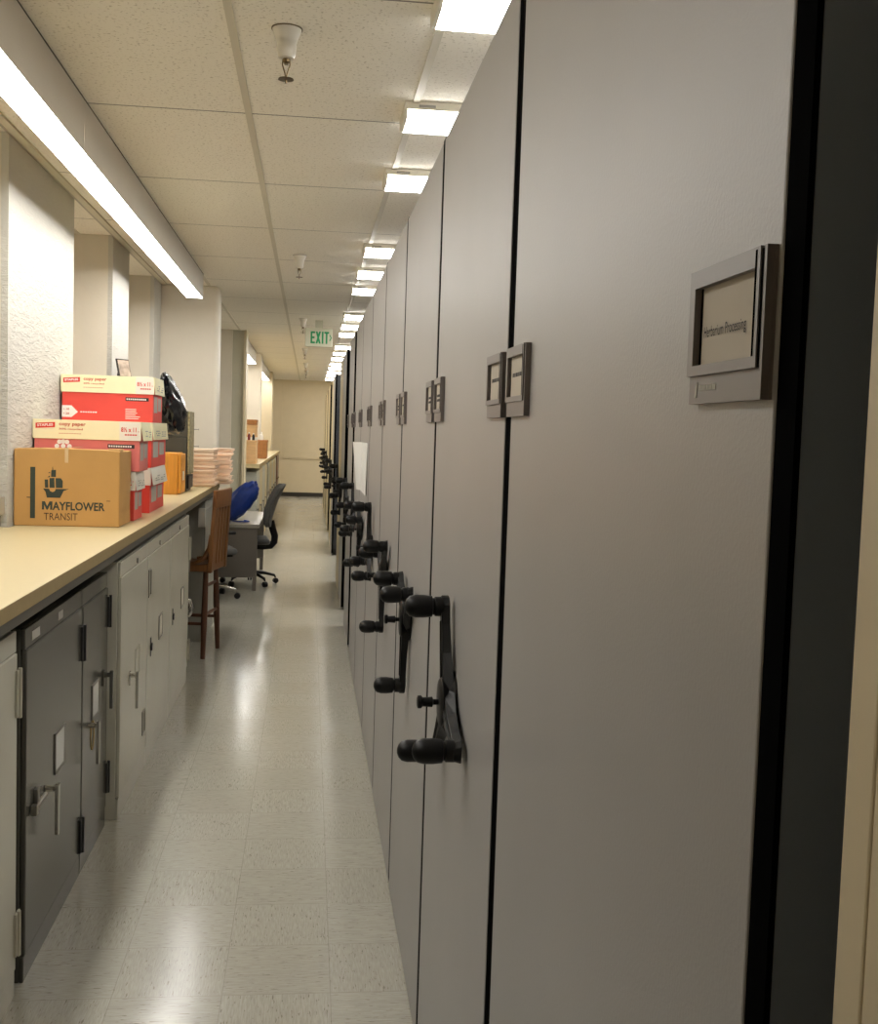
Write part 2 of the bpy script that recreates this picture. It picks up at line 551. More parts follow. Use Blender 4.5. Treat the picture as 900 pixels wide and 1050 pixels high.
# ------------------------------------------------------------------ valance lights on the left
def valance(y0, y1, label, joint=None):
    t = thing('valance_light', label, 'light', (-0.9125, (y0 + y1) / 2, 2.6), 0, 'long valance lights along the left wall')
    L = (y1 - y0) / 2
    bm = NB()
    ys = [-L] + ([joint - (y0 + y1) / 2] if joint else []) + [L]
    for a, b in zip(ys, ys[1:]):
        box(bm, 0.0595, 0.0625, a + 0.0015, b - 0.0015, 0, 0.184)
        box(bm, -0.0625, -0.0595, a + 0.001, b - 0.001, 0, 0.185)
    box(bm, -0.0594, 0.0594, L - 0.01, L - 0.001, 0.006, 0.185)
    box(bm, -0.0594, 0.0594, -L + 0.001, -L + 0.01, 0.006, 0.185)
    box(bm, -0.0594, 0.0594, -L + .011, L - .011, 0.12, 0.13); box(bm, -.05, .05, -L + .05, L - .05, .13, .1898)
    obj('housing', bm, M['valance'], t)
    bm = NB(); box(bm, .056, .0622, -L + .002, L - .002, .1842, .1898); obj('shadow_gap', bm, M['rubber_shadow'], t)  # black strip standing in for the shadow gap below the ceiling
    bm = NB(); box(bm, -0.0592, 0.0592, -L + 0.011, L - 0.011, 0.0015, 0.008)
    obj('diffuser', bm, M['tube'], t, label='glowing white diffuser')
    return t
valance(1.2, 9.0, 'long bright valance light hung over the counter on the left, the nearest and biggest', 4.34)
valance(14.4, 17.7, 'short bright wedge of valance light just past the grey pier, the second from the camera')
valance(18.6, 23.5, 'smallest bright wedge of valance light, farthest along the left wall')

# ------------------------------------------------------------------ ceiling lights over the shelving
def ceiling_light():
    t = thing('ceiling_light', '', 'light', (0, 0, CEIL), 0, 'wraparound lights over the shelving')
    W, LN = 0.25, 2.44  # length extended behind the shelving for more light
    bm = NB()
    prism(bm, [(0.0, -0.0003), (0.0, -0.028), (0.01, -0.030), (W - 0.01, -0.030), (W, -0.028), (W, -0.0003)], 0.0, LN, 'x')
    obj('housing', bm, M['lens_end'], t)
    prof = [(0.002, -0.0305), (0.012, -0.046), (0.03, -0.055), (0.06, -0.058), (W - 0.06, -0.058), (W - 0.03, -0.055), (W - 0.012, -0.046), (W - 0.002, -0.0305)]
    bm = NB(); prism(bm, prof, 0.012, LN - 0.012, 'x')
    obj('lens', bm, M['lens'], t, label='glowing ribbed acrylic lens')
    for x in (0.0, LN - 0.011):
        bm = NB()
        prism(bm, [(0.0, -0.0302)] + prof + [(W, -0.0302)], x, x + 0.011, 'x')
        obj('end_cap', bm, M['lens_end'], t)
    bm = NB(); box(bm, 0.05, 0.11, -0.003, 0.0, -0.02, -0.012)
    obj('latch', bm, M['steel'], t)
    return t
LY = [3.0, 4.10, 5.14, 7.18, 8.22, 9.22, 11.35, 12.4, 13.45, 15.5, 16.75, 18.0, 19.4, 20.7, 22.2, 23.6, 25.2]  # last two fixtures added to brighten the dark far end
proto = ceiling_light()
for i, y in enumerate(LY):
    lab = 'boxy ribbed wraparound ceiling light, %s counting back from the top edge of the photo' % ORD[i + 1]
    if i == 0: lab = 'boxy ribbed ceiling light largest in view, cut by the top edge of the photo'
    if i == len(LY) - 1: lab = 'added bright ceiling light, smallest and farthest down the row towards the end wall'
    o = proto if i == 0 else dup(proto, (0.313, y, CEIL), lab)
    o.location = (0.313, y, CEIL); o['label'] = lab
for y in (1.95, 0.9):  # unseen fixtures added overhead to light the near end
    dup(proto, (0.313, y, CEIL), 'added wraparound ceiling light out of view', group='added lights out of view')

# ------------------------------------------------------------------ sprinklers
def sprinkler():
    t = thing('fire_sprinkler', '', 'sprinkler', (0, 0, CEIL), 0, 'ceiling sprinklers')
    bm = NB(); lathe(bm, (0, 0, -0.0003), (0, 0, -1), [(0, .052), (.004, .052), (.03, .041), (.05, .034), (.052, .0345), (.085, .032), (.096, .027), (.098, .012)], 28)
    obj('cup', bm, M['porcelain'], t, smooth=True)
    bm = NB(); lathe(bm, (0, 0, -0.0), (0, 0, -1), [(0, .0555), (.003, .0555), (.0031, .05)], 28)
    obj('flange', bm, M['bronze'], t, smooth=True)
    bm = NB()
    lathe(bm, (0, 0, -.096), (0, 0, -1), [(0, .014), (.012, .013), (.016, .008), (.02, .008)], 12)
    for s in (-1, 1):
        tube(bm, [(s * .012, 0, -.1), (s * .013, 0, -.118), (s * .004, 0, -.145), (0, 0, -.165)], .0028, 6)
    obj('frame_arm', bm, M['bronze'], t, smooth=True)
    bm = NB(); lathe(bm, (0, 0, -.160), (0, 0, -1), [(0, .006), (.002, .027), (.005, .028), (.0055, .004), (.017, .003)], 20)
    obj('deflector', bm, M['bronze'], t, smooth=True)
    for c in t.children:
        c.scale = (.84, .84, .9)
    return t
sp = sprinkler()
SY = [3.46, 7.82, 12.2, 16.6, 20.2, 22.6]
for i, y in enumerate(SY):
    lab = ['white ceiling sprinkler with bronze deflector, nearest and biggest, at top of photo', 'white ceiling sprinkler between the nearest one and the exit sign',
           'white ceiling sprinkler just above the exit sign', 'white ceiling sprinkler just below the exit sign in view', 'tiny ceiling sprinkler past the exit sign, second from farthest',
           'tiniest ceiling sprinkler, farthest, near the end wall'][i]
    o = sp if i == 0 else dup(sp, (0, 0, 0), lab)
    o.location = (-0.095, y, CEIL); o['label'] = lab

# ------------------------------------------------------------------ exit sign
t = thing('exit_sign', 'green lettered exit sign hanging from the ceiling over the aisle', 'sign', (0.075, 12.3, 2.5))
bm = NB(); box(bm, -.147, .147, 0, .05, 0.005, .205); obj('housing', bm, M['sign_face'], t, 0.006)
bm = NB(); box(bm, -.04, .04, .01, .04, .205, .2898); obj('canopy', bm, M['sign_face'], t)
mx = face_mx((0, 0, 0), '-y')
bm = NB()
def slab(x0, y0, x1, y1): poly(bm, mx, [(x0, y0), (x1, y0), (x1, y1), (x0, y1)], 0.002)
z0, z1 = .04, .17
slab(-.088, z0, -.07, z1); slab(-.088, z0, -.04, z0 + .02); slab(-.088, .095, -.045, .115); slab(-.088, z1 - .02, -.04, z1)
poly(bm, mx, [(-.034, z0), (-.014, z0), (.022, z1), (.002, z1)], .002); poly(bm, mx, [(.002, z0), (.022, z0), (-.014, z1), (-.034, z1)], .0022)
slab(.032, z0, .05, z1)
slab(.075, z0, .093, z1); slab(.058, z1 - .02, .11, z1)
obj('lettering', bm, M['green'], t)
bm = NB(); poly(bm, mx, [(.113, .075), (.120, .07), (.14, .105), (.12, .14), (.113, .135), (.128, .105)], .002)
obj('arrow', bm, M['green'], t)

# ------------------------------------------------------------------ mobile shelving
XP, HT, PITCH, GAP = 0.313, 2.32, 1.03, 0.022
def label_holder(parent, yc, words, blur=2, mark=False):
    """a framed card holder on a panel; yc in local Y, panel face at local x = 0, facing -X"""
    h = NB()
    w, zb, zt = 0.0745, 1.63, 1.735
    ya, yb = yc - w + .014, yc + w - .012      # the window
    for y0, y1, z0, z1 in ((ya, yb, zt - .014, zt), (ya, yb, zb + .022, zb + .030), (yc - w + .008, ya, zb + .0221, zt), (yb, yc + w, zb + .0221, zt)):
        box(h, -.010, -.0031, y0, y1, z0, z1)
    box(h, -.0085, -.0031, yc - w, yc - w + .0045, zb, zt)
    box(h, -.007, -.0031, yc - w + .0046, yc + w, zb, zb + .0219)
    box(h, -.003, -.0002, yc - w, yc + w, zb, zt)
    f = obj('label_holder', h, M['holder'], parent)
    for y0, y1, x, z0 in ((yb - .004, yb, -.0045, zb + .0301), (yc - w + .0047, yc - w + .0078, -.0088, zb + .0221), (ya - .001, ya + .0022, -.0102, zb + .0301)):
        g = NB(); box(g, x, -.0031, y0, y1, z0, zt - .0141 if x > -.005 else zt - .002); obj('shadow_line', g, M['rubber_shadow'], f)  # dark strips painting the shadow lines beside the card window
    c = NB(); box(c, -.0042, -.003, yc - w + .014, yc + w - .012, zb + .030, zt - .014)
    obj('card', c, M['card'], f)
    b = NB()
    mx = face_mx((-.0042, yc + w - .018, zb + .030), '-x')
    if words:
        add_text(b, words, mx, 0.0088, 0.086, 0.006, at=(0.004, .022), rot=0)
    else:
        for k in range(blur):
            x = .012
            while x < .100:
                l = random.uniform(.006, .018)
                patch(b, mx, x, min(x + l, .108), .030 - k * .011, .036 - k * .011)
                x += l + .004
    obj('lettering', b, M['ink'], f)
    if mark:
        b = NB()
        mx = face_mx((-.0071, yc + w - .012, zb), '-x')
        poly(b, mx, [(.002, .005), (.006, .005), (.008, .017), (.004, .014)])
        x = .011
        for k in range(9):
            patch(b, mx, x, x + .003, .010, .0145); x += .0042
        obj('maker_mark', b, M['grey_print'], f)

def crank(parent, yc, zc, a0, dark=M['black']):
    g = NB()
    lathe(g, (0, yc, zc), (-1, 0, 0), [(0.0003, .062), (.004, .062), (.012, .05), (.016, .045)], 28)
    hub = obj('crank_handle', g, dark, parent, smooth=True)
    b = NB(); lathe(b, (-.016, yc, zc), (-1, 0, 0), [(0, .046), (.012, .052), (.016, .046), (.017, .02)], 28)
    obj('hub_cap', b, dark, hub, smooth=True)
    for k in range(3):
        a = R(a0 + 120 * k)
        dy, dz = math.cos(a), math.sin(a)
        b = NB()
        Rr = 0.2
        px, pz = -dz, dy            # perpendicular in the panel plane
        def P(r, w, x):
            return Vector((x, yc + dy * r + px * w, zc + dz * r + pz * w))
        secs = []
        for r, w, xa, xb in ((.0, .052, -.004, -.024), (.05, .040, -.006, -.026), (.10, .026, -.008, -.027), (.16, .0205, -.010, -.027), (.2, .0225, -.010, -.029), (.217, .018, -.011, -.028), (.223, .008, -.012, -.027)):
            secs.append([b.verts.new(P(r, w, xa)), b.verts.new(P(r, w * .72, xb)), b.verts.new(P(r, -w * .72, xb)), b.verts.new(P(r, -w, xa))])
        skin(b, secs)
        for w in (-.006, .0, .006):     # raised ribs along the arm
            q = [b.verts.new(P(r, w + s * .0012, x)) for r in (.05, .17) for s in (-1, 1) for x in (-.024, -.0295)]
            for f in ((0, 1, 3, 2), (4, 6, 7, 5), (0, 4, 5, 1), (2, 3, 7, 6), (1, 5, 7, 3)):
                b.faces.new([q[i] for i in f])
        obj('spoke', b, dark, hub, 0.002)
        b = NB()
        c = Vector((-.024, yc + dy * Rr, zc + dz * Rr))
        lathe(b, c, (-1, 0, 0), [(0, .0215), (.016, .021), (.018, .018), (.021, .018), (.023, .0225), (.04, .0245), (.058, .0245), (.07, .0215), (.077, .0145), (.0805, .006), (.081, .0005)], 20)
        obj('knob', b, dark, hub, smooth=True)
    b = NB(); lathe(b, (-.026, yc, zc), (-1, 0, 0), [(0, .006), (.018, .006), (.02, .011), (.04, .0095), (.043, .0135), (.05, .0135), (.052, .009)], 14)
    obj('lock_button', b, dark, hub, smooth=True)

def carriage(y0, y1, label, a0=None, words=None, holders=True, pm='panel', depth=2.3, blur=(2, 2), bump=GAP):
    t = thing('mobile_shelving_unit', label, 'shelving', (XP, y0, 0), 0, 'mobile shelving carriages along the right side')
    L = y1 - y0
    bm = NB(); box(bm, 0, .024, bump, L - bump, 0.015, HT)
    fp = obj('front_panel', bm, M[pm], t, 0.002)
    if words:
        bm = NB(); box(bm, .0065, depth, .002, bump - .001, .03, HT); obj('side_panel', bm, M['side'], t, label='dark steel side panel in the aisle')
    bm = NB()
    box(bm, .025, depth, bump + .004, L - bump - .004, .07, HT - .01)
    box(bm, .05, depth - .05, bump + .05, L - bump - .05, 0.0005, .07)
    obj('cabinet_body', bm, M['carriage'], t)
    for a, b in ((0.0015, bump - .0005), (L - bump + .0005, L - .0015)):
        bm = NB(); box(bm, .0015, .006 if words else .024, a, b, 0.03, HT + .006)
        obj('edge_bumper', bm, M['rubber_shadow'], t)
    if holders:
        label_holder(t, (.034 if words else .015) + .078, words, blur[0], mark=words is not None)
        label_holder(t, L - .026 - .078, None, blur[1])
    if a0 is not None:
        crank(t, L / 2, 1.043, a0)
    return t
bounds = [0.70, 1.77, 2.80, 3.83, 4.86, 5.88, 6.92, 7.90]
labs = ['nearest tall grey shelving carriage, without a crank, card reads Herbarium Processing',
        'second tall grey shelving carriage, with the nearest and largest black crank handle',
        'third tall grey shelving carriage, crank behind the largest one pointing straight down',
        'fourth tall grey shelving carriage counting away from the camera',
        'fifth tall grey shelving carriage counting away from the camera',
        'sixth tall grey shelving carriage, with a white folded sheet hanging on it',
        'seventh grey shelving carriage, last of the closed row, just past the hanging sheet']
A0 = [None, 74, 150, 20, 95, 40, 80]
for i, (a, b) in enumerate(zip(bounds, bounds[1:])):
    carriage(a, b, labs[i], A0[i], 'Herbarium Processing' if i == 0 else None, blur=(2, 1) if i != 1 else (1, 2), bump=.033 if i == 0 else GAP)
carriage(8.19, 9.17, 'grey shelving carriage right after the closed row, thin dark gap on its near side', 60, holders=True, blur=(1, 1))
carriage(9.97, 10.96, 'grey shelving carriage beyond the first wide black aisle gap', 30, holders=False)
carriage(10.98, 11.96, 'cream edged shelving carriage just before the second black aisle gap', 85, holders=False, pm='panel_cream')
carriage(14.4, 15.4, 'grey shelving carriage right behind the widest black aisle gap', 50, holders=False)
carriage(15.42, 16.42, 'cream shelving carriage second behind the widest black gap', 10, holders=False, pm='panel_cream')
for i, y in enumerate((17.75, 18.8, 20.3, 21.4, 22.9)):
    carriage(y, y + 1.02, ['yellowish shelving carriage, first of the far group with small dark cranks', 'yellowish shelving carriage, second of the far group',
             'yellowish shelving carriage, middle of the far group', 'yellowish shelving carriage, fourth of the far group', 'yellowish shelving carriage, very last beside the end wall'][i],
             [15, 75, 40, 100, 60][i], holders=False, pm='panel_cream')

# paper hanging on the seventh carriage
t = thing('hanging_sheet', 'white folded sheet hanging on a grey shelving carriage above the far cranks', 'paper', (XP, 6.0, 1.26))
bm = NB(); prism(bm, [(-.0005, .28), (-.004, .28), (-.010, .0), (-.007, .0)], 0.02, .58, 'y'); obj('back_leaf', bm, M['paper'], t)
bm = NB()
vs = [bm.verts.new(c) for c in ((-.004, .585, .28), (-.055, .70, .28), (-.03, .66, .0), (-.010, .585, .0))]
v2 = [bm.verts.new((v.co.x, v.co.y + .002, v.co.z)) for v in vs]
skin(bm, [vs, v2]); obj('front_leaf', bm, M['paper'], t)

# fixed cream end cabinet beside the camera on the right
t = thing('end_cabinet', 'cream painted cabinet edge at the far right side of the photo', 'cabinet', (XP, 0.605, 0))
bm = NB(); box(bm, 0.0, 1.6, -1.5, -.034, 0.0005, 2.32); box(bm, .012, 1.6, -.034, -.032, 0.0005, 2.32); obj('body', bm, M['cream'], t, 0.002)
bm = NB(); box(bm, 0.0, 1.6, -.032, 0.0, 0.0005, 2.32); obj('edge_panel', bm, M['cream'], t, 0.002)

# ------------------------------------------------------------------ counter and cabinets on the left
CT = 1.15
t = thing('counter', 'long beige laminate counter along the left wall carrying the boxes', 'counter', (-0.72, 4, 0))
bm = NB(); box(bm, -.53, -.0015, -5, 5.3, CT - .04, CT); box(bm, -1.0, -.53, -5, .898, CT - .04, CT - .0005)
box(bm, -1.0, -.53, 2.202, 3.378, CT - .04, CT - .0005); box(bm, -1.0, -.53, 4.022, 5.268, CT - .04, CT - .0005)
obj('worktop', bm, M['counter'], t)
bm = NB(); box(bm, -.0014, .0005, -5, 5.3, CT - .04, CT - .0004); obj('edge_band', bm, M['counter_edge'], t, 0.0005)
bm = NB(); box(bm, -.5, -.008, -5, 5.3, CT - .072, CT - .0402); obj('support_rail', bm, M['support'], t)

def lever_handle(parent, y, z, mt, out=.03, L=.13, plate=True):
    b = NB()
    if plate: box(b, .0002, .006, y - .014, y + .014, z - .03, z + .03)
    lathe(b, (.0, y, z + .012), (1, 0, 0), [(.0002, .011), (out * .7, .009), (out, .009)], 12)
    prism(b, [(y - .009, z + .028), (y + .009, z + .028), (y + .007, z - L), (y - .006, z - L)], out - .004, out + .008, 'x')
    return obj('handle', b, mt, parent, 0.002)

def hinge(parent, y, z, m, h=.09, w=.03):
    b = NB()
    box(b, .0005, .007, y - w, y + w, z - h / 2, z + h / 2)
    lathe(b, (.008, y, z - h / 2 - .004), (0, 0, 1), [(0, .006), (h + .008, .006)], 10)
    return obj('hinge', b, m, parent, 0.001)

def card_slot(parent, y, z, w, h, m=M['steel'], paper=True):
    b = NB()
    x1 = .004
    box(b, .0003, x1, y - w / 2, y - w / 2 + .008, z - h / 2, z + h / 2); box(b, .0003, x1, y + w / 2 - .008, y + w / 2, z - h / 2, z + h / 2)
    box(b, .0003, x1, y - w / 2, y + w / 2, z - h / 2, z - h / 2 + .008); box(b, .0003, x1, y - w / 2, y + w / 2, z + h / 2 - .006, z + h / 2)
    f = obj('label_frame', b, m, parent)
    if paper:
        b = NB(); box(b, .0003, .002, y - w / 2 + .007, y + w / 2 - .007, z - h / 2 + .007, z + h / 2 - .005)
        obj('card', b, M['paper'] if paper is True else paper, f)
    return f

def cabinet(x, y0, y1, h, m, label, name='herbarium_cabinet', depth=.48, kick=.08, lip=.06, door=True, group='cabinets under the counter'):
    t = thing(name, label, 'cabinet', (x, y0, 0), 0, group)
    L = y1 - y0
    bm = NB(); box(bm, -depth, -.016, .002, L - .002, .0005, h); box(bm, -.0161, -.004, .002, L - .002, h - lip + .001, h); box(bm, -.0161, -.004, .002, L - .002, .0005, kick - .003)
    obj('body', bm, m, t, 0.003)
    d = None
    if door:
        bm = NB(); box(bm, -.0155, 0, .006, L - .006, kick, h - lip)
        d = obj('door', bm, m, t, 0.004)
    return t, d, L

# nearest pale cabinet cut by the left edge
t, d, L = cabinet(-.775, 2.3, 3.13, 1.03, M['cab_white'], 'pale cabinet cut by the left edge of the photo, beside the first charcoal one')
hinge(d, L - .008, .86, M['hinge_white'], .13, .022); hinge(d, L - .008, .185, M['hinge_white'], .12, .022)
lever_handle(d, .12, .55, M['chrome'])
# two charcoal cabinets
t, d, L = cabinet(-.77, 3.2, 3.985, 1.02, M['cab_dark'], 'nearer of the two charcoal enamel cabinets, with chrome latch at its left')
hinge(d, L - .004, .835, M['hinge_black'], .12); hinge(d, L - .004, .15, M['hinge_black'], .12)
b = NB(); box(b, .0002, .012, .095, .125, .465, .535); lathe(b, (.01, .06, .485), (0, 1, 0), [(0, .008), (.15, .007)], 10); box(b, .002, .02, .05, .075, .47, .5)
lk = obj('latch', b, M['steel'], d, 0.002)
lever_handle(d, .235, .48, M['chrome'], .035, .13, False)
card_slot(d, .43, .56, .14, .13)
b = NB(); box(b, .0002, .0015, .08, .17, .975, 1.0); box(b, .0002, .0015, .42, .48, .975, 1.0)
obj('tag', b, M['grey_print'], t, loc=(-.004, 0, 0))
t, d, L = cabinet(-.77, 3.99, 4.49, 1.02, M['cab_dark'], 'farther charcoal cabinet, with a yellow crayon mark beside its handle')
hinge(d, L - .001, .865, M['hinge_black'], .12, .024); hinge(d, L - .001, .20, M['hinge_black'], .12, .024)
lever_handle(d, .105, .50, M['chrome'], .035, .13, False)
lever_handle(d, .40, .62, M['cab_dark'], .03, .12, True)
card_slot(d, .24, .575, .13, .13)
b = NB()
pts = [(.0012, .19 + .03 * math.cos(a), .455 + .055 * math.sin(a)) for a in [2 * PI * k / 16 for k in range(17)]]
tube(b, pts, .0035, 6, .002); obj('crayon_mark', b, M['yellow_mark'], d)
# three pale cabinets
wl = ['first of the three pale cabinets, with a chrome lever handle', 'middle of the three pale cabinets, black keyhole near its left edge', 'last of the three pale cabinets, next to the wooden stool']
for i, (a, b2) in enumerate(((4.55, 5.29), (5.29, 6.16), (6.16, 7.10))):
    t, d, L = cabinet(-.73, a, b2, 1.05, M['cab_white'], wl[i], kick=.09, depth=.50)
    if i == 0:
        lever_handle(d, .22, .535, M['chrome'], .03, .13)
        card_slot(d, .44, .56, .12, .13, M['cab_white'], None)
        card_slot(d, .71 - .06, .235, .08, .11, M['steel'], None)
        b = NB(); lathe(b, (.0, .42, 1.01), (1, 0, 0), [(-.003, .012), (.004, .012)], 10); obj('plug', b, M['steel'], t)
    else:
        card_slot(d, .47 if i == 1 else .58, .585, .13, .12, M['steel'], M['lid_white'])
        b = NB(); box(b, .0002, .003, .11, .135, .50, .59); lathe(b, (0, .1225, .545), (1, 0, 0), [(.0002, .02), (.01, .018)], 12)
        obj('keyhole', b, M['hinge_black'], d)
        b = NB(); lathe(b, (.0, .42, 1.015), (1, 0, 0), [(-.003, .012), (.004, .012)], 10); obj('plug', b, M['steel'], t)
        if i == 1:
            card_slot(d, .06, .86, .08, .13, M['steel'], None)
    if i == 2:
        hinge(d, L - .004, .84, M['hinge_white'], .14, .03); hinge(d, L - .004, .2, M['hinge_white'], .13, .03)
# olive cabinet deeper under the counter
t, d, L = cabinet(-.79, 7.14, 7.5, 1.03, M['cab_olive'], 'narrow olive cabinet behind the stool legs, with a big chrome latch', depth=.44)
b = NB()
box(b, .0002, .012, .03, .12, .37, .52)
tube(b, [(.012, .04, .39), (.06, .04, .40), (.075, .04, .445), (.06, .04, .49), (.012, .04, .50)], .009, 8)
tube(b, [(.012, .11, .39), (.06, .11, .40), (.075, .11, .445), (.06, .11, .49), (.012, .11, .50)], .009, 8)
lathe(b, (.04, .0, .445), (0, 1, 0), [(0, .018), (.15, .018)], 12)
obj('latch', b, M['chrome'], d, smooth=True)
lever_handle(d, .25, .72, M['steel'], .03, .08)
# pale grey cabinet closing the knee space
t, d, L = cabinet(-.75, 8.42, 9.25, 1.05, M['cab_grey'], 'pale grey cabinet standing behind the wooden stool, under the folders', kick=.07)
hinge(d, L - .004, .84, M['hinge_white'], .12); hinge(d, L - .004, .2, M['hinge_white'], .12)
b = NB(); box(b, -.05, .0, -.03, .0015, .86, 1.0); obj('bracket', b, M['lid_white'], t)

# ------------------------------------------------------------------ things on the counter
# moving box
bx0, bx1, by0, by1, bh = -1.258, -.815, 4.99, 5.30, .331
t = thing('cardboard_box', 'brown MAYFLOWER TRANSIT moving box in front on the counter', 'box', (bx0, by0, CT + .0005), 0)
W, D = bx1 - bx0, by1 - by0
bm = NB()
nx, ny, nz = 10, 8, 6
vs = box(bm, 0, W, 0, D, 0, bh)
bmesh.ops.subdivide_edges(bm, edges=bm.edges[:], cuts=7, use_grid_fill=True)
for v in bm.verts:
    p = v.co
    w = noise.noise(p * 7.0) * .004
    cy, cz = (p.y / D - .5) * 2, (p.z / bh - .5) * 2
    cx = (p.x / W - .5) * 2
    bulge = .006 * (1 - cx * cx) * (1 - cz * cz)
    if abs(p.x - W) < 1e-5: v.co.x += w + .004 * (1 - cy * cy) * (1 - cz * cz) - .02 * (p.y / D) * 0.0
    if abs(p.z - bh) < 1e-5: v.co.z += .004 * noise.noise(p * 9) + (.006 * (1 - cx * cx) if p.y < .02 else .0)
    if p.z > bh - .02 and p.x > W - .05: v.co.z -= .004 * random.random()
obj('carton', bm, M['cardboard'], t, 0.004)
mx = face_mx((0, -.0003, 0), '-y')
S = W / (122 - 14)           # metres per photo pixel on the front face
def q(px, py): return ((px - 14.2) * S, (540 - py) * S + .000)
bm = NB()
def pp(pts): poly(bm, mx, [q(*p) for p in pts], .0006)
# ship emblem (photo pixels)
pp([(31, 478), (36, 478), (36, 532), (31, 532)])
pp([(27.5, 509.6), (31, 509.6), (31, 510.6), (27.5, 510.6)])
pp([(52.3, 481), (57, 480.5), (57, 488), (52, 488)])
pp([(53.3, 478), (53.8, 477), (54.2, 480.6), (53.2, 480.8)])
pp([(48.8, 484), (51, 482.8), (51, 484.2)]); pp([(48.2, 488.6), (50.8, 486.6), (51, 488.4)])
pp([(45.5, 491), (49, 490.8), (49.4, 499.5), (46, 499.5)]); pp([(50.4, 489.4), (55.4, 489), (55.8, 499.5), (50.6, 499.5)]); pp([(56.6, 489.2), (62, 489.2), (64, 492), (64, 499.5), (57, 499.5)])
pp([(44, 500.4), (50.2, 500.6), (51.2, 503), (53.6, 504), (56, 503), (57, 500.6), (70.5, 500.4), (65, 502.6), (61.5, 510), (48, 510), (46.6, 504)])
obj('emblem', bm, M['print_green'], t)
bm = NB()
xa, ya = q(43, 522.5)
hM, wM = 8.8 * S, 10.6 * S
mm = mx @ Matrix.Translation((xa, ya - .2 * S, 0))
poly(bm, mm, [(0, 0), (wM * .21, 0), (wM * .21, hM * .6), (wM * .44, 0), (wM * .56, 0), (wM * .79, hM * .6), (wM * .79, 0), (wM, 0), (wM, hM), (wM * .72, hM), (wM * .5, hM * .42), (wM * .28, hM), (0, hM)], .0006)
add_text(bm, 'AYFLOWER', mx, hM, 53.8 * S, .026, at=(xa + 10.7 * S, ya - .2 * S), depth=.0006)
obj('lettering', bm, M['print_green'], t)
bm = NB()
xa, ya = q(45, 533.5)
add_text(bm, 'TRANSIT', mx, 8 * S, 34.5 * S, .0, at=(xa, ya)); patch(bm, mx, *[q(109, 0)[0], q(113, 0)[0], q(0, 512.6)[1], q(0, 511.9)[1]])
obj('lettering', bm, M['print_dark'], t)
bm = NB()
box(bm, q(66, 0)[0], q(69.5, 0)[0], -.0012, .0, bh - .055, bh + .0095); box(bm, q(66, 0)[0], q(69.5, 0)[0], -.0012, D, bh + .0085, bh + .0095)
obj('tape', bm, M['tape'], t)
bm = NB()   # torn corner flap
poly(bm, Matrix.Translation((W - .05, 0.0, bh - .002)), [(0, .01), (.05, .006), (.058, .05), (.02, .06)], .012)
obj('flap', bm, M['cardboard_top'], t)

